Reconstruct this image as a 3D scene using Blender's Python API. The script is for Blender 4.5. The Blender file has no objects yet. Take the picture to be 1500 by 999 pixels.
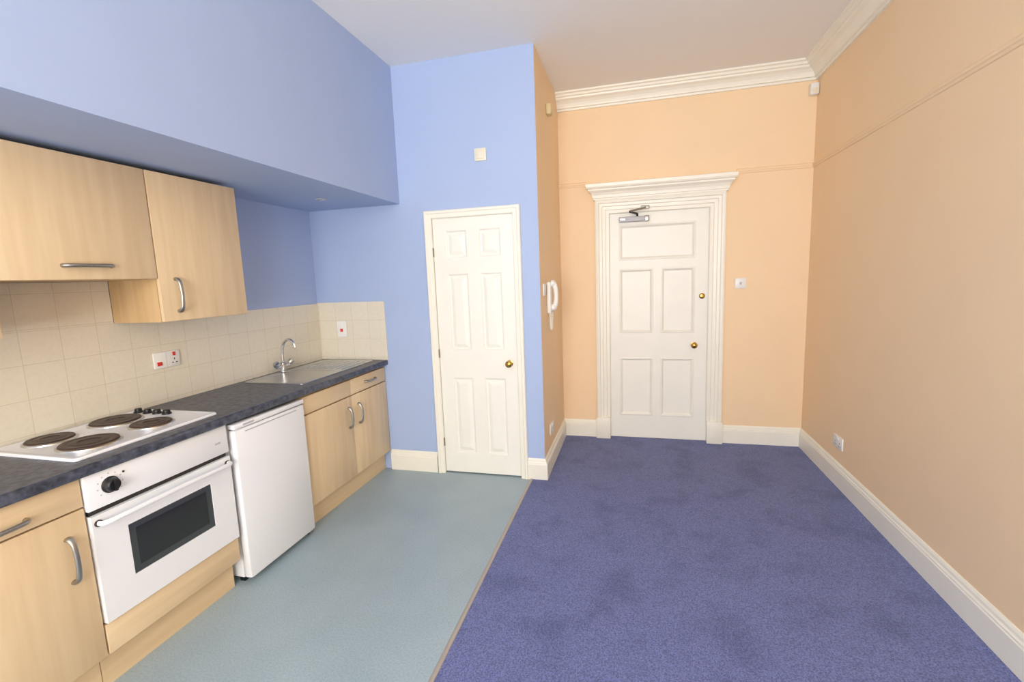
import bpy, bmesh, math
from mathutils import Matrix, Vector
SC=bpy.context.scene
# ---------------- dimensions (metres) ----------------
XR,YB,ZC=1.364,4.276,3.040
XP,YP=-0.641,3.269
XL,XBF,ZB=-2.479,-1.690,2.080
YR=-2.50                      # rear wall (window behind the camera)
HB=.162

def lin(c):
    r=[]
    for v in c:
        v/=255.
        r.append(v/12.92 if v<=.04045 else ((v+.055)/1.055)**2.4)
    return tuple(r)+(1,)
# ---------------- materials ----------------
def mat(name,rgb,rough=.5,metal=0,var=0,scale=5,stretch=(1,1,1),bump=0,bscale=200,rgb2=None,detail=4,spec=.5,coat=0):
    m=bpy.data.materials.new(name); m.use_nodes=True; nt=m.node_tree; b=nt.nodes['Principled BSDF']
    b.inputs['Roughness'].default_value=rough; b.inputs['Metallic'].default_value=metal
    b.inputs['Specular IOR Level'].default_value=spec
    b.inputs['Coat Weight'].default_value=coat
    c=lin(rgb); b.inputs['Base Color'].default_value=c
    tc=nt.nodes.new('ShaderNodeTexCoord'); mp=nt.nodes.new('ShaderNodeMapping')
    mp.inputs['Scale'].default_value=stretch; nt.links.new(tc.outputs['Object'],mp.inputs[0])
    if var or rgb2:
        n=nt.nodes.new('ShaderNodeTexNoise'); n.inputs['Scale'].default_value=scale; n.inputs['Detail'].default_value=detail
        nt.links.new(mp.outputs[0],n.inputs['Vector'])
        cr=nt.nodes.new('ShaderNodeValToRGB')
        cr.color_ramp.elements[0].position=.33; cr.color_ramp.elements[1].position=.67
        c2=lin(rgb2) if rgb2 else tuple(min(1,x*(1-var)) for x in c[:3])+(1,)
        cr.color_ramp.elements[0].color=c2; cr.color_ramp.elements[1].color=c
        nt.links.new(n.outputs['Fac'],cr.inputs[0]); nt.links.new(cr.outputs[0],b.inputs['Base Color'])
    if bump:
        n2=nt.nodes.new('ShaderNodeTexNoise'); n2.inputs['Scale'].default_value=bscale; n2.inputs['Detail'].default_value=2
        nt.links.new(tc.outputs['Object'],n2.inputs['Vector'])
        bp=nt.nodes.new('ShaderNodeBump'); bp.inputs['Strength'].default_value=bump; bp.inputs['Distance'].default_value=.003
        nt.links.new(n2.outputs['Fac'],bp.inputs['Height']); nt.links.new(bp.outputs[0],b.inputs['Normal'])
    return m
M={}
M['blue']=mat('blue_wall_paint',(174,192,227),.62,var=.02,scale=3,bump=.06,bscale=90)
M['peach']=mat('peach_wall_paint',(249,219,179),.6,var=.02,scale=3,bump=.06,bscale=90)
M['ceil']=mat('ceiling_paint',(246,244,241),.8,bump=.05,bscale=60)
M['cream']=mat('cream_gloss_paint',(248,244,229),.35,var=.02,scale=8)
M['door']=mat('cream_door_paint',(248,246,235),.38,var=.02,scale=6)
M['wood']=mat('maple_veneer',(233,207,167),.45,scale=9,stretch=(3,3,.22),rgb2=(223,195,153),detail=8)
M['woodh']=mat('maple_veneer_horizontal',(233,207,167),.45,scale=9,stretch=(3,.22,3),rgb2=(224,196,155),detail=8)
M['work']=mat('slate_blue_laminate',(92,97,112),.36,scale=38,rgb2=(44,48,60),detail=10,bump=.15,bscale=120)
M['white']=mat('white_enamel',(244,245,247),.25,coat=.2)
M['plast']=mat('white_plastic',(242,241,236),.35)
M['creamplast']=mat('aged_cream_plastic',(234,228,206),.4)
M['oldplast']=mat('yellowed_plastic',(222,206,160),.4)
M['nickel']=mat('satin_nickel',(170,167,160),.35,metal=1)
M['steel']=mat('stainless_steel',(206,207,208),.28,metal=1,bump=.03,bscale=300)
M['chrome']=mat('chrome',(215,216,218),.1,metal=1)
M['brass']=mat('brass',(196,158,84),.22,metal=1)
M['hinge']=mat('dull_hinge_metal',(150,136,112),.45,metal=.6)
M['glass']=mat('oven_dark_glass',(62,66,68),.12,coat=.6)
M['black']=mat('black_plastic',(24,24,26),.35)
M['inner']=mat('oven_interior_behind_glass',(34,36,38),.15,coat=.5)
M['dark']=mat('shadow_gap_dark',(50,46,44),.8)
M['grey']=mat('grey_plastic',(188,190,194),.4)
M['ring']=mat('cast_iron_hotplate',(72,50,42),.45,scale=30,rgb2=(48,34,30),bump=.1)
M['red']=mat('red_switch',(214,52,40),.35)
M['metalstrip']=mat('threshold_strip_metal',(180,170,158),.4,metal=.15)
M['carcass']=mat('cabinet_side_veneer',(214,181,134),.5,scale=9,stretch=(3,3,.22),rgb2=(202,168,120),detail=8)

def carpet():
    m=bpy.data.materials.new('blue_carpet'); m.use_nodes=True; nt=m.node_tree; b=nt.nodes['Principled BSDF']
    b.inputs['Roughness'].default_value=.95; b.inputs['Specular IOR Level'].default_value=.1
    b.inputs['Sheen Weight'].default_value=.2
    tc=nt.nodes.new('ShaderNodeTexCoord')
    def noise(s,d,r=.5):
        n=nt.nodes.new('ShaderNodeTexNoise'); n.inputs['Scale'].default_value=s; n.inputs['Detail'].default_value=d; n.inputs['Roughness'].default_value=r
        nt.links.new(tc.outputs['Object'],n.inputs['Vector']); return n
    a=noise(4.0,5,.55); f=noise(160,4,.75); g=noise(80,3,.7)
    cr=nt.nodes.new('ShaderNodeValToRGB'); e=cr.color_ramp.elements
    e[0].position=.34; e[0].color=lin((99,109,158)); e[1].position=.50; e[1].color=lin((113,123,175))
    nt.links.new(a.outputs['Fac'],cr.inputs[0])
    cf=nt.nodes.new('ShaderNodeValToRGB'); e=cf.color_ramp.elements
    e[0].position=.38; e[0].color=(.4,.4,.42,1); e[1].position=.60; e[1].color=(1.40,1.40,1.42,1)
    nt.links.new(f.outputs['Fac'],cf.inputs[0])
    mx=nt.nodes.new('ShaderNodeMix'); mx.data_type='RGBA'; mx.blend_type='MULTIPLY'; mx.inputs[0].default_value=.8
    nt.links.new(cr.outputs[0],mx.inputs[6]); nt.links.new(cf.outputs[0],mx.inputs[7])
    nt.links.new(mx.outputs[2],b.inputs['Base Color'])
    ad=nt.nodes.new('ShaderNodeMath'); ad.operation='ADD'
    nt.links.new(f.outputs['Fac'],ad.inputs[0]); nt.links.new(g.outputs['Fac'],ad.inputs[1])
    bp=nt.nodes.new('ShaderNodeBump'); bp.inputs['Strength'].default_value=.7; bp.inputs['Distance'].default_value=.006
    nt.links.new(ad.outputs[0],bp.inputs['Height']); nt.links.new(bp.outputs[0],b.inputs['Normal'])
    return m
M['carpet']=carpet()
def vinyl():
    m=mat('green_blue_vinyl',(168,186,195),.34,scale=2.2,rgb2=(157,176,186),detail=6,bump=.05,bscale=400)
    nt=m.node_tree; b=nt.nodes['Principled BSDF']
    src=b.inputs['Base Color'].links[0].from_socket
    tc=nt.nodes.new('ShaderNodeTexCoord'); n=nt.nodes.new('ShaderNodeTexNoise'); n.inputs['Scale'].default_value=130; n.inputs['Detail'].default_value=3
    nt.links.new(tc.outputs['Object'],n.inputs['Vector'])
    cf=nt.nodes.new('ShaderNodeValToRGB'); e=cf.color_ramp.elements
    e[0].position=.35; e[0].color=(.84,.85,.82,1); e[1].position=.6; e[1].color=(1.05,1.05,1.05,1)
    nt.links.new(n.outputs['Fac'],cf.inputs[0])
    mx=nt.nodes.new('ShaderNodeMix'); mx.data_type='RGBA'; mx.blend_type='MULTIPLY'; mx.inputs[0].default_value=.8
    nt.links.new(src,mx.inputs[6]); nt.links.new(cf.outputs[0],mx.inputs[7]); nt.links.new(mx.outputs[2],b.inputs['Base Color'])
    return m
M['vinyl']=vinyl()
def tiles():
    m=bpy.data.materials.new('cream_ceramic_tile'); m.use_nodes=True; nt=m.node_tree; b=nt.nodes['Principled BSDF']
    b.inputs['Roughness'].default_value=.22
    tc=nt.nodes.new('ShaderNodeTexCoord'); sp=nt.nodes.new('ShaderNodeSeparateXYZ'); nt.links.new(tc.outputs['Object'],sp.inputs[0])
    ad=nt.nodes.new('ShaderNodeMath'); ad.operation='ADD'; nt.links.new(sp.outputs[0],ad.inputs[0]); nt.links.new(sp.outputs[1],ad.inputs[1])
    a2=nt.nodes.new('ShaderNodeMath'); a2.operation='ADD'; nt.links.new(ad.outputs[0],a2.inputs[0]); a2.inputs[1].default_value=.979+.148*20
    z2=nt.nodes.new('ShaderNodeMath'); z2.operation='ADD'; nt.links.new(sp.outputs[2],z2.inputs[0]); z2.inputs[1].default_value=-.921+.148*10
    cb=nt.nodes.new('ShaderNodeCombineXYZ'); nt.links.new(a2.outputs[0],cb.inputs[0]); nt.links.new(z2.outputs[0],cb.inputs[1])
    br=nt.nodes.new('ShaderNodeTexBrick'); br.offset=0; br.inputs['Scale'].default_value=1
    br.inputs['Brick Width'].default_value=.148; br.inputs['Row Height'].default_value=.148; br.inputs['Mortar Size'].default_value=.0013
    br.inputs['Mortar Smooth'].default_value=.3
    br.inputs['Mortar'].default_value=lin((210,200,176))
    br.inputs['Color1'].default_value=lin((231,224,206)); br.inputs['Color2'].default_value=lin((229,221,202))
    nt.links.new(cb.outputs[0],br.inputs['Vector'])
    n=nt.nodes.new('ShaderNodeTexNoise'); n.inputs['Scale'].default_value=55; n.inputs['Detail'].default_value=4
    nt.links.new(tc.outputs['Object'],n.inputs['Vector'])
    cf=nt.nodes.new('ShaderNodeValToRGB'); e=cf.color_ramp.elements
    e[0].position=.38; e[0].color=(.95,.93,.87,1); e[1].position=.55; e[1].color=(1,1,1,1)
    nt.links.new(n.outputs['Fac'],cf.inputs[0])
    mx=nt.nodes.new('ShaderNodeMix'); mx.data_type='RGBA'; mx.blend_type='MULTIPLY'; mx.inputs[0].default_value=.45
    nt.links.new(br.outputs['Color'],mx.inputs[6]); nt.links.new(cf.outputs[0],mx.inputs[7]); nt.links.new(mx.outputs[2],b.inputs['Base Color'])
    bp=nt.nodes.new('ShaderNodeBump'); bp.invert=True; bp.inputs['Strength'].default_value=.25; bp.inputs['Distance'].default_value=.001
    nt.links.new(br.outputs['Fac'],bp.inputs['Height']); nt.links.new(bp.outputs[0],b.inputs['Normal'])
    return m
M['tile']=tiles()

# ---------------- mesh helpers ----------------
def finish(bm,name,m,parent=None,smooth=False):
    bmesh.ops.recalc_face_normals(bm,faces=bm.faces)
    me=bpy.data.meshes.new(name); bm.to_mesh(me); bm.free()
    ms=m if isinstance(m,(list,tuple)) else [m]
    for k in ms: me.materials.append(M[k])
    if smooth:
        for p in me.polygons: p.use_smooth=True
        try: me.set_sharp_from_angle(angle=math.radians(35))
        except Exception: pass
    ob=bpy.data.objects.new(name,me); SC.collection.objects.link(ob)
    if parent: ob.parent=parent
    return ob
def empty(name):
    e=bpy.data.objects.new(name,None); e.empty_display_size=.1; SC.collection.objects.link(e); return e
def addbox(bm,x0,x1,y0,y1,z0,z1,bev=0):
    r=bmesh.ops.create_cube(bm,size=1)
    vs=r['verts']
    for v in vs:
        v.co=Vector(((x0+x1)/2+v.co.x*(x1-x0),(y0+y1)/2+v.co.y*(y1-y0),(z0+z1)/2+v.co.z*(z1-z0)))
    if bev:
        es=set(e for v in vs for e in v.link_edges)
        bmesh.ops.bevel(bm,geom=list(es),offset=bev,segments=2,affect='EDGES',profile=.5)
def box(name,x0,x1,y0,y1,z0,z1,m,parent=None,bev=0):
    bm=bmesh.new(); addbox(bm,x0,x1,y0,y1,z0,z1,bev); return finish(bm,name,m,parent,smooth=bev>0)
def boxes(name,lst,m,parent=None,bev=0):
    bm=bmesh.new()
    for b in lst: addbox(bm,*b,bev)
    return finish(bm,name,m,parent,smooth=bev>0)
def sweep(name,rings,m,parent=None,closed=True,smooth=False,cap=True):
    """rings: list of stations, each a list of points (a closed profile loop)"""
    bm=bmesh.new(); R=[[bm.verts.new(p) for p in r] for r in rings]
    n=len(R[0])
    for a,b in zip(R,R[1:]):
        for i in range(n if closed else n-1):
            j=(i+1)%n; bm.faces.new((a[i],a[j],b[j],b[i]))
    if cap and closed:
        bm.faces.new(R[0]); bm.faces.new(R[-1])
    return finish(bm,name,m,parent,smooth)
def lathe(name,prof,o,axis,m,parent=None,seg=32):
    """prof: list of (r,h) along axis"""
    ax=Vector(axis).normalized(); t=Vector((0,0,1)) if abs(ax.z)<.9 else Vector((1,0,0))
    u=ax.cross(t).normalized(); w=ax.cross(u); o=Vector(o)
    rings=[]
    for r,h in prof:
        rings.append([o+ax*h+(u*math.cos(2*math.pi*i/seg)+w*math.sin(2*math.pi*i/seg))*max(r,1e-4) for i in range(seg)])
    return sweep(name,rings,m,parent,smooth=True)
def tube(name,pts,rad,m,parent=None,seg=12,sub=6,flat=1.0):
    P=[Vector(p) for p in pts]; Q=[]
    if sub>1 and len(P)>2:
        for i in range(len(P)-1):
            p0=P[max(i-1,0)];p1=P[i];p2=P[i+1];p3=P[min(i+2,len(P)-1)]
            for k in range(sub):
                t=k/sub
                Q.append(.5*((2*p1)+(p2-p0)*t+(2*p0-5*p1+4*p2-p3)*t*t+(3*p1-p0-3*p2+p3)*t**3))
        Q.append(P[-1])
    else: Q=P
    rads=rad if isinstance(rad,(list,tuple)) else None
    rings=[]; pu=None
    for i,q in enumerate(Q):
        d=(Q[min(i+1,len(Q)-1)]-Q[max(i-1,0)]).normalized()
        if pu is None:
            t=Vector((0,0,1)) if abs(d.z)<.9 else Vector((0,1,0)); u=d.cross(t).normalized()
        else: u=(pu-d*pu.dot(d)).normalized()
        pu=u; w=d.cross(u)
        if rads:
            f=i/(len(Q)-1)*(len(rads)-1); k=min(int(f),len(rads)-2); r=rads[k]*(1-(f-k))+rads[k+1]*(f-k)
        else: r=rad
        rings.append([q+(u*math.cos(2*math.pi*j/seg)*flat+w*math.sin(2*math.pi*j/seg))*r for j in range(seg)])
    return sweep(name,rings,m,parent,smooth=True)

# ---------------- room shell ----------------
T=.12
boxes('wall_left',[(XL-T,XL,YR-T,YP+1.1,0,ZC)],'blue')
boxes('wall_right',[(XR,XR+T,YR-T,YB+T,0,ZC)],'peach')
box('wall_bulkhead',XL,XBF,YR,YP,ZB,ZC,'blue')
DX1,DX2,DZ=-.214,.620,2.034
boxes('wall_back',[(XP-.05,DX1-.012,YB,YB+T,0,ZC),(DX2+.012,XR,YB,YB+T,0,ZC),(DX1-.012,DX2+.012,YB,YB+T,DZ+.012,ZC)],'peach')
NX1,NX2,NZ=-1.4395,-.824,1.956
bm=bmesh.new()
for b in [(XL,NX1-.012,YP,YP+.1,0,ZC),(NX2+.012,XP,YP,YP+.1,0,ZC),(NX1-.012,NX2+.012,YP,YP+.1,NZ+.012,ZC)]: addbox(bm,*b)
for f in bm.faces:
    c=f.calc_center_median()
    if abs(c.x-XP)<1e-3: f.material_index=1
finish(bm,'wall_pier_front',['blue','peach'])
box('wall_pier_side',XP-.1,XP,YP+.1,YB,0,ZC,'peach')
box('wall_cupboard_back',XL,XP-.1,YP+.9,YP+1.0,0,ZC,'blue')
WX1,WX2,WZ1,WZ2=-1.35,.85,.75,2.75
WM=(WX1+WX2)/2
boxes('wall_rear',[(XL,WX1,YR-T,YR,0,ZC),(WX2,XR,YR-T,YR,0,ZC),(WX1,WX2,YR-T,YR,0,WZ1),(WX1,WX2,YR-T,YR,WZ2,ZC)],'peach')
win=empty('window_1')
boxes('window_frame',[(WX1,WX1+.06,YR-.09,YR-.03,WZ1,WZ2),(WX2-.06,WX2,YR-.09,YR-.03,WZ1,WZ2),(WX1+.06,WX2-.06,YR-.09,YR-.03,WZ1,WZ1+.06),(WX1+.06,WX2-.06,YR-.09,YR-.03,WZ2-.06,WZ2),
  (WX1+.06,WX2-.06,YR-.085,YR-.035,1.73,1.77),(WM-.02,WM+.02,YR-.08,YR-.04,WZ1+.06,1.73),(WM-.02,WM+.02,YR-.08,YR-.04,1.77,WZ2-.06)],'cream',win)
box('window_sill',WX1-.04,WX2+.04,YR,YR+.12,WZ1-.04,WZ1,'cream',win)
box('ceiling',XL-T,XR+T,YR-T,YB+T,ZC,ZC+.1,'ceil')
XS=-.745
box('floor',XL-T,XR+T,YR-T,YB+T,-.12,-.02,'dark')
box('floor_vinyl',XL,XS,YR,YP+.9,-.02,0,'vinyl')
box('floor_carpet',XS,XR,YR,YB+T,-.02,.004,'carpet')
sweep('trim_threshold_strip',[[(XS-.013,y,.0),(XS-.010,y,.004),(XS-.004,y,.007),(XS+.004,y,.008),(XS+.010,y,.007),(XS+.013,y,.0)] for y in (YR,YP-.02)],'metalstrip')

def run(name,prof,m,stations,parent=None):
    return sweep(name,[[f(d,z) for d,z in prof] for f in stations],m,parent)
cor=[(0,2.915),(.018,2.915),(.020,2.930),(.034,2.934),(.036,2.945),(.046,2.965),(.064,2.982),(.086,2.992),(.090,3.004),(.104,3.008),(.110,3.022),(.126,3.028),(.128,ZC),(0,ZC)]
run('trim_cornice',cor,'cream',[lambda d,z:(XP,YB-d,z),lambda d,z:(XR-d,YB-d,z),lambda d,z:(XR-d,YR,z)])
rail=[(0,2.272),(.006,2.275),(.009,2.286),(.014,2.291),(.015,2.302),(.010,2.309),(0,2.312)]
run('trim_picture_rail_left',rail,'peach',[lambda d,z:(XP,YB-d,z),lambda d,z:(-.400,YB-d,z)])
run('trim_picture_rail',rail,'peach',[lambda d,z:(.81,YB-d,z),lambda d,z:(XR-d,YB-d,z),lambda d,z:(XR-d,YR,z)])
bb=[(0,0),(.020,0),(.020,.118),(.017,.124),(.017,.130),(.012,.138),(.010,.150),(.004,HB),(0,HB)]
run('baseboard_right',bb,'cream',[lambda d,z:(.742,YB-d,z),lambda d,z:(XR-d,YB-d,z),lambda d,z:(XR-d,YR,z)])
run('baseboard_back',bb,'cream',[lambda d,z:(-.336,YB-d,z),lambda d,z:(XP+d,YB-d,z),lambda d,z:(XP+d,YP-d,z),lambda d,z:(-.768,YP-d,z)])
run('baseboard_pier',bb,'cream',[lambda d,z:(-1.502,YP-d,z),lambda d,z:(-1.905,YP-d,z)])

# ---------------- doors ----------------
def panel_slab(name,x0,x1,z0,z1,y,th,panels,prof,m,parent):
    bm=bmesh.new()
    xs=sorted(set([x0,x1]+[v for p in panels for v in p[:2]])); zs=sorted(set([z0,z1]+[v for p in panels for v in p[2:]]))
    def q(a,b,c,d): bm.faces.new([bm.verts.new(v) for v in (a,b,c,d)])
    for xa,xb in zip(xs,xs[1:]):
        for za,zb in zip(zs,zs[1:]):
            cx,cz=(xa+xb)/2,(za+zb)/2
            if any(p[0]<cx<p[1] and p[2]<cz<p[3] for p in panels): continue
            q((xa,y,za),(xb,y,za),(xb,y,zb),(xa,y,zb))
    for p in panels:
        prev=None
        for ins,dep in prof:
            r=[(p[0]+ins,y+dep,p[2]+ins),(p[1]-ins,y+dep,p[2]+ins),(p[1]-ins,y+dep,p[3]-ins),(p[0]+ins,y+dep,p[3]-ins)]
            if prev:
                for i in range(4): q(prev[i],prev[(i+1)%4],r[(i+1)%4],r[i])
            prev=r
        q(*prev)
    yb=y+th
    q((x0,yb,z0),(x0,yb,z1),(x1,yb,z1),(x1,yb,z0))
    q((x0,y,z0),(x0,y,z1),(x0,yb,z1),(x0,yb,z0)); q((x1,y,z0),(x1,yb,z0),(x1,yb,z1),(x1,y,z1))
    q((x0,y,z1),(x1,y,z1),(x1,yb,z1),(x0,yb,z1)); q((x0,y,z0),(x0,yb,z0),(x1,yb,z0),(x1,y,z0))
    bmesh.ops.remove_doubles(bm,verts=bm.verts,dist=1e-5)
    return finish(bm,name,m,parent)
def arch(name,x1,x2,zt,y,prof,m,parent,z0=0):
    st=[lambda s,p:(x1-s,y-p,z0),lambda s,p:(x1-s,y-p,zt+s),lambda s,p:(x2+s,y-p,zt+s),lambda s,p:(x2+s,y-p,z0)]
    return sweep(name,[[f(s,p) for s,p in prof] for f in st],m,parent)
def knob(parent,x,y,z,r=.027):
    lathe('knob',[(0,0),(r*.95,0),(r*.95,.004),(r*.5,.007),(r*.38,.012),(r*.38,.022),(r*.8,.028),(r,.038),(r*.92,.048),(r*.6,.055),(0,.057)],(x,y,z),(0,-1,0),'brass',parent,24)

d1=empty('door_1')
pr=[(0,0),(.004,-.004),(.012,-.005),(.018,.001),(.026,.011),(.030,.012)]
panel_slab('slab',DX1,DX2,.008,DZ,YB+.012,.044,[(-.125,.508,1.62,1.925),(-.125,.165,.975,1.545),(.228,.508,.975,1.545),(-.125,.165,.215,.755),(.228,.508,.215,.755)],pr,'door',d1)
ap=[(-.010,0),(-.010,.008),(-.004,.016),(.020,.016),(.026,.024),(.050,.026),(.056,.034),(.076,.036),(.082,.046),(.098,.050),(.112,.046),(.116,0)]
arch('architrave',DX1,DX2,DZ,YB-.001,ap,'cream',d1,z0=.20)
boxes('plinth_blocks',[(DX1-.122,DX1+.006,YB-.058,YB,.004,.20),(DX2-.006,DX2+.122,YB-.058,YB,.004,.20)],'cream',d1,bev=.004)
def rr(x0,x1,p,z): return [(x0-p,YB-.001,z),(x0-p,YB-.050-p,z),(x1+p,YB-.050-p,z),(x1+p,YB-.001,z)]
hx0,hx1=-.332,.738
sweep('head_cornice',[rr(hx0,hx1,p,z) for p,z in [(.0,2.142),(.006,2.142),(.006,2.155),(.012,2.159),(.016,2.18),(.026,2.200),(.040,2.212),(.047,2.217),(.047,2.229),(.058,2.235),(.064,2.247),(.066,2.270),(.060,2.274)]],'cream',d1)
boxes('jamb',[(DX1-.012,DX1,YB,YB+.11,0,DZ+.012),(DX2,DX2+.012,YB,YB+.11,0,DZ+.012),(DX1,DX2,YB,YB+.11,DZ,DZ+.012)],'cream',d1)
knob(d1,.505,YB+.012,.868)
lathe('cylinder_lock',[(0,0),(.024,0),(.024,.006),(.018,.010),(.010,.011),(0,.011)],(.565,YB+.012,1.292),(0,-1,0),'brass',d1,24)
boxes('hinges',[(DX1-.008,DX1+.004,YB-.002,YB+.010,z,z+.09) for z in (.25,1.0,1.75)],'brass',d1,bev=.002)
dc=empty('door_closer')
box('closer_body',-.125,.120,YB-.048,YB+.012,1.945,1.988,'grey',dc,bev=.006)
box('closer_end',.09,.128,YB-.050,YB+.010,1.943,1.990,'nickel',dc,bev=.005)
box('closer_label',-.11,-.07,YB-.0490,YB-.0480,1.958,1.974,'nickel',dc)
tube('closer_arm',[(0.03,YB-.02,1.988),(0.03,YB-.02,2.010),(.0,YB-.09,2.012),(-.03,YB-.15,2.014)],.009,'black',dc,sub=1)
tube('closer_link',[(-.03,YB-.15,2.020),(.04,YB-.11,2.035),(.10,YB-.055,2.055)],.008,'nickel',dc,sub=1)
box('closer_foot',.06,.13,YB-.062,YB-.030,2.045,2.07,'nickel',dc,bev=.003)

d2=empty('door_2')
prn=[(0,0),(.005,.002),(.012,.012),(.020,.013),(.044,.003),(.050,.002)]
xa,xb,xc,xd=-1.342,-1.178,-1.088,-.922
panel_slab('slab',NX1,NX2,.010,NZ,YP+.008,.036,[(xa,xb,1.665,1.865),(xc,xd,1.665,1.865),(xa,xb,.975,1.550),(xc,xd,.975,1.550),(xa,xb,.165,.765),(xc,xd,.165,.765)],prn,'door',d2)
arch('architrave',NX1,NX2,NZ,YP-.001,[(-.001,0),(-.001,.010),(.004,.016),(.030,.018),(.036,.024),(.050,.024),(.056,.016),(.056,0)],'cream',d2)
boxes('jamb',[(NX1-.012,NX1-.003,YP,YP+.09,0,NZ+.012),(NX2+.003,NX2+.012,YP,YP+.09,0,NZ+.012),(NX1,NX2,YP,YP+.09,NZ+.003,NZ+.012)],'cream',d2)
knob(d2,-.885,YP+.008,.88,.026)
boxes('hinges',[(NX1-.003,NX1+.004,YP-.013,YP+.006,z,z+.065) for z in (.22,.92,1.68)],'hinge',d2,bev=.0015)

# ---------------- kitchen ----------------
XF=-1.910   # door faces
XCAR=-1.930
def handle_v(parent,y,z0,z1,x=XF):
    tube('handle',[(x,y,z0),(x+.012,y,z0+.002),(x+.026,y,z0+.022),(x+.032,y,(z0+z1)/2),(x+.026,y,z1-.022),(x+.012,y,z1-.002),(x,y,z1)],[.009,.008,.0065,.006,.0065,.008,.009],'nickel',parent,flat=1.4)
def handle_h(parent,z,y0,y1,x=XF):
    tube('handle',[(x,y0,z),(x+.012,y0+.002,z),(x+.026,y0+.022,z),(x+.032,(y0+y1)/2,z),(x+.026,y1-.022,z),(x+.012,y1-.002,z),(x,y1,z)],[.009,.0085,.008,.0075,.008,.0085,.009],'nickel',parent,flat=1.0)
def front(parent,name,y0,y1,z0,z1,m='wood',x=XF):
    box(name,x-.019,x,y0+.0015,y1-.0015,z0+.0015,z1-.0015,m,parent,bev=.0025)
c1=empty('base_cabinet')
box('carcass',XL+.004,XCAR,.64,1.138,.15,.860,'carcass',c1)
front(c1,'drawer_front',.64,1.138,.748,.855,'woodh'); front(c1,'door_front',.64,1.138,.155,.745)
handle_h(c1,.785,.80,.975); handle_v(c1,1.075,.50,.66)
box('plinth',-1.988,-1.970,.64,1.138,.0,.148,'woodh',c1)
c2=empty('oven_base_unit')
box('carcass',XL+.004,XCAR,1.141,1.753,.15,.272,'carcass',c2)
front(c2,'lower_panel',1.141,1.753,.155,.276,'woodh')
box('plinth',-1.988,-1.970,1.141,1.753,.0,.148,'woodh',c2)
c3=empty('sink_base_cabinet')
boxes('carcass',[(XL+.004,XCAR,2.295,2.311,.15,.860),(XL+.004,XCAR,3.245,3.262,.15,.860),(XL+.004,XCAR,2.311,3.245,.15,.166),(XCAR-.016,XCAR,2.311,3.245,.166,.860)],'carcass',c3)
front(c3,'drawer_front_near',2.295,2.790,.735,.845,'woodh'); front(c3,'drawer_front_far',2.790,3.262,.735,.845,'woodh')
front(c3,'door_front_near',2.295,2.790,.155,.730); front(c3,'door_front_far',2.790,3.262,.155,.730)
handle_v(c3,2.745,.515,.655); handle_v(c3,2.865,.515,.655); handle_h(c3,.792,2.97,3.10)
box('plinth',-1.988,-1.970,2.295,3.262,.0,.148,'woodh',c3)
ov=empty('electric_oven')
box('body',XL+.03,XCAR,1.148,1.747,.278,.858,'white',ov)
box('control_panel',XCAR,-1.900,1.143,1.751,.722,.857,'white',ov,bev=.004)
box('vent_gap',XCAR,-1.915,1.150,1.744,.700,.722,'dark',ov)
boxes('door_frame',[(XCAR+.002,-1.898,1.145,1.262,.283,.702),(XCAR+.002,-1.898,1.632,1.749,.283,.702),(XCAR+.002,-1.898,1.262,1.632,.283,.405),(XCAR+.002,-1.898,1.262,1.632,.612,.702)],'white',ov)
box('door_glass',XCAR+.004,-1.902,1.262,1.632,.405,.612,'glass',ov)
box('inner_window',-1.902,-1.9005,1.290,1.604,.432,.586,'inner',ov)
tube('door_handle',[(-1.898,1.165,.672),(-1.868,1.172,.674),(-1.856,1.25,.678),(-1.852,1.447,.682),(-1.856,1.645,.678),(-1.868,1.722,.674),(-1.898,1.729,.672)],.010,'white',ov,flat=.8)
for y in (1.165,1.729): lathe('handle_mount',[(0,0),(.013,0),(.013,.006),(0,.007)],(-1.898,y,.672),(1,0,0),'ring',ov,16)
lathe('dial',[(0,0),(.031,0),(.031,.004),(.026,.008),(.024,.022),(.020,.026),(0,.026)],(-1.900,1.225,.795),(1,0,0),'black',ov,28)
box('dial_grip',-1.876,-1.866,1.220,1.230,.773,.817,'black',ov,bev=.002)
boxes('dial_marks',[(-1.9003,-1.8995,1.225+.044*math.cos(a)-.0022,1.225+.044*math.cos(a)+.0022,.795+.044*math.sin(a)-.0022,.795+.044*math.sin(a)+.0022) for a in [i*.55-0.6 for i in range(9)]],'grey',ov)
lathe('indicator_light',[(0,0),(.004,0),(.004,.003),(0,.004)],(-1.900,1.275,.825),(1,0,0),'ring',ov,12)
box('badge',-1.9003,-1.8993,1.68,1.71,.778,.786,'grey',ov)
fr=empty('under_counter_fridge')
box('cabinet',XL+.03,-1.935,1.785,2.270,.03,.842,'white',fr,bev=.006)
box('door',-1.930,-1.882,1.778,2.277,.035,.815,'white',fr,bev=.012)
box('top_trim',-1.930,-1.880,1.778,2.277,.819,.845,'white',fr,bev=.006)
box('door_seal',-1.936,-1.929,1.79,2.266,.045,.805,'dark',fr)
box('finger_groove',-1.8825,-1.8815,1.84,2.21,.793,.799,'grey',fr)
box('fridge_badge',-1.8803,-1.8795,1.83,1.90,.828,.837,'grey',fr)
boxes('feet',[(x,x+.03,y,y+.03,0,.03) for x in (-2.40,-1.98) for y in (1.80,2.22)],'black',fr)
box('hinge_foot',-1.925,-1.90,2.235,2.268,.012,.034,'nickel',fr)

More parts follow.
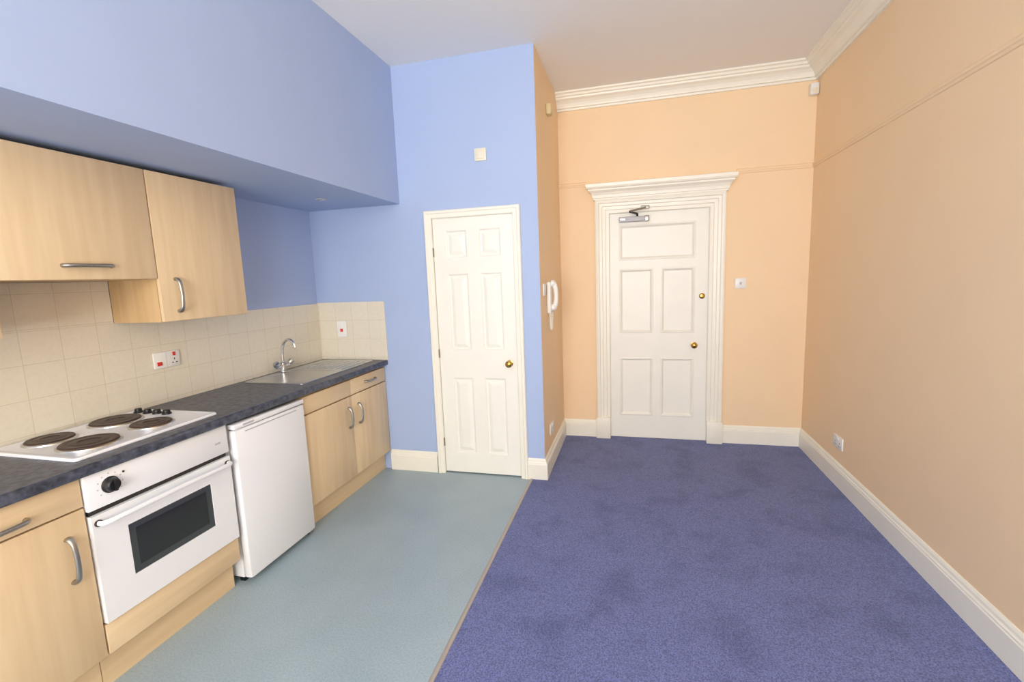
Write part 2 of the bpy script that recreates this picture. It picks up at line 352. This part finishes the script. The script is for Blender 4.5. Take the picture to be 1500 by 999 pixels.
wt=empty('kitchen_worktop')
W0,W1=.862,.900
def wprof(xa,xb,rounded):
    if rounded: return [(xa,W0),(xb-.004,W0),(xb,W0+.006),(xb,W1-.012),(xb-.003,W1-.004),(xb-.010,W1),(xa,W1)]
    return [(xa,W0),(xb,W0),(xb,W1),(xa,W1)]
BX0,BX1,BY0,BY1=-2.385,-2.025,2.455,2.825
for nm,xa,xb,ya,yb,rd in [('top_near',XL+.002,-1.881,.62,BY0-.008,1),('top_far',XL+.002,-1.881,BY1+.008,YP-.002,1),('top_rear_strip',XL+.002,BX0-.008,BY0-.008,BY1+.008,0),('top_front_strip',BX1+.008,-1.881,BY0-.008,BY1+.008,1)]:
    sweep(nm,[[(x,y,z) for x,z in wprof(xa,xb,rd)] for y in (ya,yb)],'work',wt)
box('tile_splashback',XL+.0005,XL+.008,.5,YP-.009,.9005,1.356,'tile')
box('tile_splashback',XL+.0005,XL+.008,1.134,1.719,1.3565,1.560,'tile')
box('tile_splashback',XL+.0005,-1.875,YP-.008,YP-.0005,.9005,1.362,'tile')
hb=empty('electric_hob')
hx0_,hx1_,hy0,hy1=-2.450,-1.965,1.165,1.775
def rrect(x0,x1,y0,y1,r,z,n=6):
    out=[]
    for cx,cy,a0 in ((x1-r,y1-r,0),(x0+r,y1-r,90),(x0+r,y0+r,180),(x1-r,y0+r,270)):
        for i in range(n+1):
            a=math.radians(a0+90*i/n); out.append((cx+r*math.cos(a),cy+r*math.sin(a),z))
    return out
sweep('hob_plate',[rrect(hx0_,hx1_,hy0,hy1,.015,.9005),rrect(hx0_,hx1_,hy0,hy1,.015,.906),rrect(hx0_+.004,hx1_-.004,hy0+.004,hy1-.004,.013,.911),rrect(hx0_+.016,hx1_-.016,hy0+.016,hy1-.016,.01,.912),rrect(hx0_+.022,hx1_-.022,hy0+.022,hy1-.022,.01,.909)],'white',hb,smooth=True)
for i,(x,y,r) in enumerate([(-2.335,1.315,.078),(-2.335,1.570,.095),(-2.115,1.315,.095),(-2.115,1.565,.078)]):
    lathe('hotplate_rim',[(r+.010,.0),(r+.009,.004),(r+.002,.007),(r,.006),(r,0)],(x,y,.909),(0,0,1),'steel',hb,40)
    lathe('hotplate',[(0,0),(r,0),(r,.010),(r-.003,.013),(r*.72,.013),(r*.70,.012),(r*.68,.013),(r*.40,.013),(r*.38,.0105),(r*.25,.010),(0,.010)],(x,y,.909),(0,0,1),'ring',hb,40)
for x in (-2.39,-2.33,-2.27,-2.21):
    lathe('hob_knob',[(0,0),(.021,0),(.020,.006),(.016,.009),(.015,.020),(.012,.022),(0,.022)],(x,1.715,.909),(0,0,1),'black',hb,20)
sk=empty('stainless_sink')
S=lambda r,z,e=0:rrect(-2.43+e,-1.975-e,2.40+e,3.225-e,r,z)
Bw=lambda r,z,e=0:rrect(BX0+e,BX1-e,BY0+e,BY1-e,r,z)
sweep('sink_top_and_bowl',[S(.03,.9005),S(.03,.904),S(.028,.906,.003),S(.026,.906,.012),S(.024,.903,.018),Bw(.06,.903),Bw(.058,.899,.003),Bw(.056,.885,.006),Bw(.05,.78,.020),Bw(.045,.762,.030),Bw(.03,.755,.055),Bw(.005,.752,.165)],'steel',sk,smooth=True)
for k in range(8):
    x=-2.36+k*.048
    tube('drainer_rib',[(x,2.87,.903),(x,2.875,.9055),(x,3.17,.9055),(x,3.175,.903)],.0035,'steel',sk,seg=8,sub=1)
lathe('waste',[(.0,0),(.035,0),(.033,.003),(.012,.002),(0,.001)],((BX0+BX1)/2,(BY0+BY1)/2,.7525),(0,0,1),'chrome',sk,24)
tp=empty('mixer_tap')
tx,ty=-2.405,2.74
lathe('tap_base',[(0,0),(.026,0),(.026,.006),(.019,.010),(.017,.045),(.022,.05),(.022,.066),(.014,.072),(0,.074)],(tx,ty,.9065),(0,0,1),'chrome',tp,24)
tube('tap_arms',[(tx,ty-.058,.945),(tx,ty+.058,.945)],.012,'chrome',tp,sub=1)
tube('spout',[(tx,ty,.965),(tx+.004,ty,1.04),(tx+.020,ty,1.105),(tx+.060,ty,1.135),(tx+.100,ty,1.118),(tx+.116,ty,1.080)],[.012,.010,.0095,.0095,.0095,.011],'chrome',tp)
for s in (-1,1):
    lathe('tap_handle',[(0,0),(.014,0),(.012,.012),(.020,.018),(.023,.030),(.020,.042),(0,.046)],(tx,ty+s*.055,.945),(0.25,s*.55,.8),'chrome',tp,20)

XU=-2.152
def wallcab(z0,z1,y0,y1,h):
    c=empty('wall_cabinet')
    box('carcass',XL+.009,XU-.020,y0,y1,z0,z1,'carcass',c)
    front(c,'door_front',y0,y1,z0,z1,'wood',x=XU)
    h(c); return c
wallcab(1.357,2.057,.53,1.132,lambda c:handle_v(c,1.08,1.40,1.56,x=XU))
wallcab(1.561,2.057,1.135,1.718,lambda c:handle_h(c,1.618,1.345,1.520,x=XU))
wallcab(1.357,2.057,1.721,2.222,lambda c:handle_v(c,1.805,1.405,1.560,x=XU))

# ---------------- fittings ----------------
def plate(name,c,n,w,h,parts,m='plast'):
    e=empty(name); x,y,z=c
    def b(nm,u,v,du,dv,d0,d1,mm,bev=.0015):
        if n=='x+': box(nm,x+d0,x+d1,y+u-du/2,y+u+du/2,z+v-dv/2,z+v+dv/2,mm,e,bev)
        elif n=='x-': box(nm,x-d1,x-d0,y+u-du/2,y+u+du/2,z+v-dv/2,z+v+dv/2,mm,e,bev)
        else: box(nm,x+u-du/2,x+u+du/2,y-d1,y-d0,z+v-dv/2,z+v+dv/2,mm,e,bev)
    b('face_plate',0,0,w,h,0.0005,.010,m,.003)
    for p in parts: b(*p)
    return e
def sock(u): return [('pin_earth',u,-.002,.005,.010,.0095,.0105,'black',0),('pin_live',u-.011,-.022,.009,.005,.0095,.0105,'black',0),('pin_neutral',u+.011,-.022,.009,.005,.0095,.0105,'black',0)]
def rock(u,v=.026,m='plast'): return [('rocker',u,v,.014,.022,.009,.014,m,.001)]
plate('double_socket',(XL+.008,1.955,1.135),'x+',.146,.086,sock(.040)+[('rocker',-.046,-.018,.026,.020,.009,.014,'red',.001),('rocker',.040,.026,.014,.020,.009,.014,'red',.001),('seam',-.005,0,.002,.080,.009,.0105,'grey',0)])
plate('fused_switch',(-2.262,YP-.008,1.150),'y-',.086,.130,[('rocker',0,-.010,.022,.024,.009,.014,'red',.001),('fuse_holder',0,.035,.030,.020,.009,.012,'plast',.001)])
plate('blank_plate',(-1.040,YP,2.370),'y-',.086,.086,[('inner',0,0,.058,.058,.009,.014,'creamplast',.003)],'creamplast')
plate('light_switch',(.862,YB,1.390),'y-',.086,.086,rock(0,0,'grey'))
plate('wall_socket',(XR,3.54,.305),'x-',.146,.086,sock(-.036)+sock(.036)+rock(-.012)+rock(.012))
plate('wall_socket',(XP,3.56,.310),'x+',.146,.086,sock(-.036)+sock(.036)+rock(-.012)+rock(.012))
plate('light_switch',(XP,3.40,1.410),'x+',.086,.086,rock(0,0))
se=empty('alarm_sensor')
box('sensor_body',XR-.062,XR-.002,YB-.055,YB-.001,2.800,2.885,'plast',se,bev=.010)
box('sensor_lens',XR-.055,XR-.012,YB-.060,YB-.055,2.808,2.845,'creamplast',se,bev=.002)
jb=empty('junction_box')
box('box_body',XP+.0005,XP+.035,3.69,3.76,2.725,2.800,'oldplast',jb,bev=.006); box('box_lid',XP+.035,XP+.039,3.695,3.755,2.73,2.795,'oldplast',jb,bev=.002)
ph=empty('door_entry_phone')
box('base_plate',XP+.0005,XP+.032,3.505,3.595,1.225,1.465,'plast',ph,bev=.010)
tube('handset_grip',[(XP+.048,3.55,1.265),(XP+.062,3.55,1.30),(XP+.067,3.55,1.36),(XP+.062,3.55,1.42),(XP+.048,3.55,1.455)],[.018,.017,.015,.017,.018],'plast',ph,flat=1.1)
lathe('earpiece',[(0,0),(.025,0),(.027,.008),(.024,.024),(.016,.030),(0,.030)],(XP+.032,3.55,1.452),(1,0,0),'plast',ph,24)
lathe('mouthpiece',[(0,0),(.025,0),(.027,.008),(.024,.024),(.016,.030),(0,.030)],(XP+.032,3.55,1.268),(1,0,0),'plast',ph,24)
cord=[]
for i in range(200):
    t=i/199; a=t*2*math.pi*28
    yy=3.50+.09*t; cz=1.245-.14*math.sin(t*math.pi); cx=XP+.030-.004*math.sin(t*math.pi)
    cord.append((cx+.007*math.cos(a),yy,cz+.007*math.sin(a)))
tube('coiled_cord',cord,.0026,'plast',ph,seg=6,sub=1)
dl=empty('soffit_downlight')
lathe('bezel',[(.0,.0),(.034,0),(.038,.003),(.038,.006),(0,.006)],(-2.05,2.84,ZB-.0065),(0,0,1),'grey',dl,28)
lathe('lamp_glass',[(0,0),(.022,0),(.024,.004),(0,.004)],(-2.05,2.84,ZB-.009),(0,0,1),'chrome',dl,24)

# ---------------- light ----------------
w=bpy.data.worlds.new('world'); SC.world=w; w.use_nodes=True
bg=w.node_tree.nodes['Background']; bg.inputs[0].default_value=(.8,.9,1,1); bg.inputs[1].default_value=1.2
def area(name,loc,rot,sx,sy,e,col):
    l=bpy.data.lights.new(name,'AREA'); l.shape='RECTANGLE'; l.size=sx; l.size_y=sy; l.energy=e; l.color=col
    o=bpy.data.objects.new(name,l); o.location=loc; o.rotation_euler=rot; SC.collection.objects.link(o); return o
area('window_daylight',(WM,YR-.14,(WZ1+WZ2)/2),(math.radians(90),0,0),WX2-WX1,WZ2-WZ1,160,(1,.99,.985))
area('added_ceiling_fill',(WM,YR-.75,.55),(math.radians(123),0,0),2.4,1.3,180,(1,.985,.975))  # added fill lamp outside the window, tilted up to brighten the ceiling

# ---------------- camera ----------------
cd=bpy.data.cameras.new('camera'); cam=bpy.data.objects.new('camera',cd); SC.collection.objects.link(cam)
cd.sensor_width=36; cd.lens=683.5639/1500*36; cd.clip_start=.02
Rm=Matrix.Rotation(.2577,3,'Z')@Matrix.Rotation(math.pi/2-.1348,3,'X')@Matrix.Rotation(-.0372,3,'Z')
cam.matrix_world=Matrix.Translation((0,0,1.5063))@Rm.to_4x4()
SC.camera=cam
SC.view_settings.view_transform='Standard'
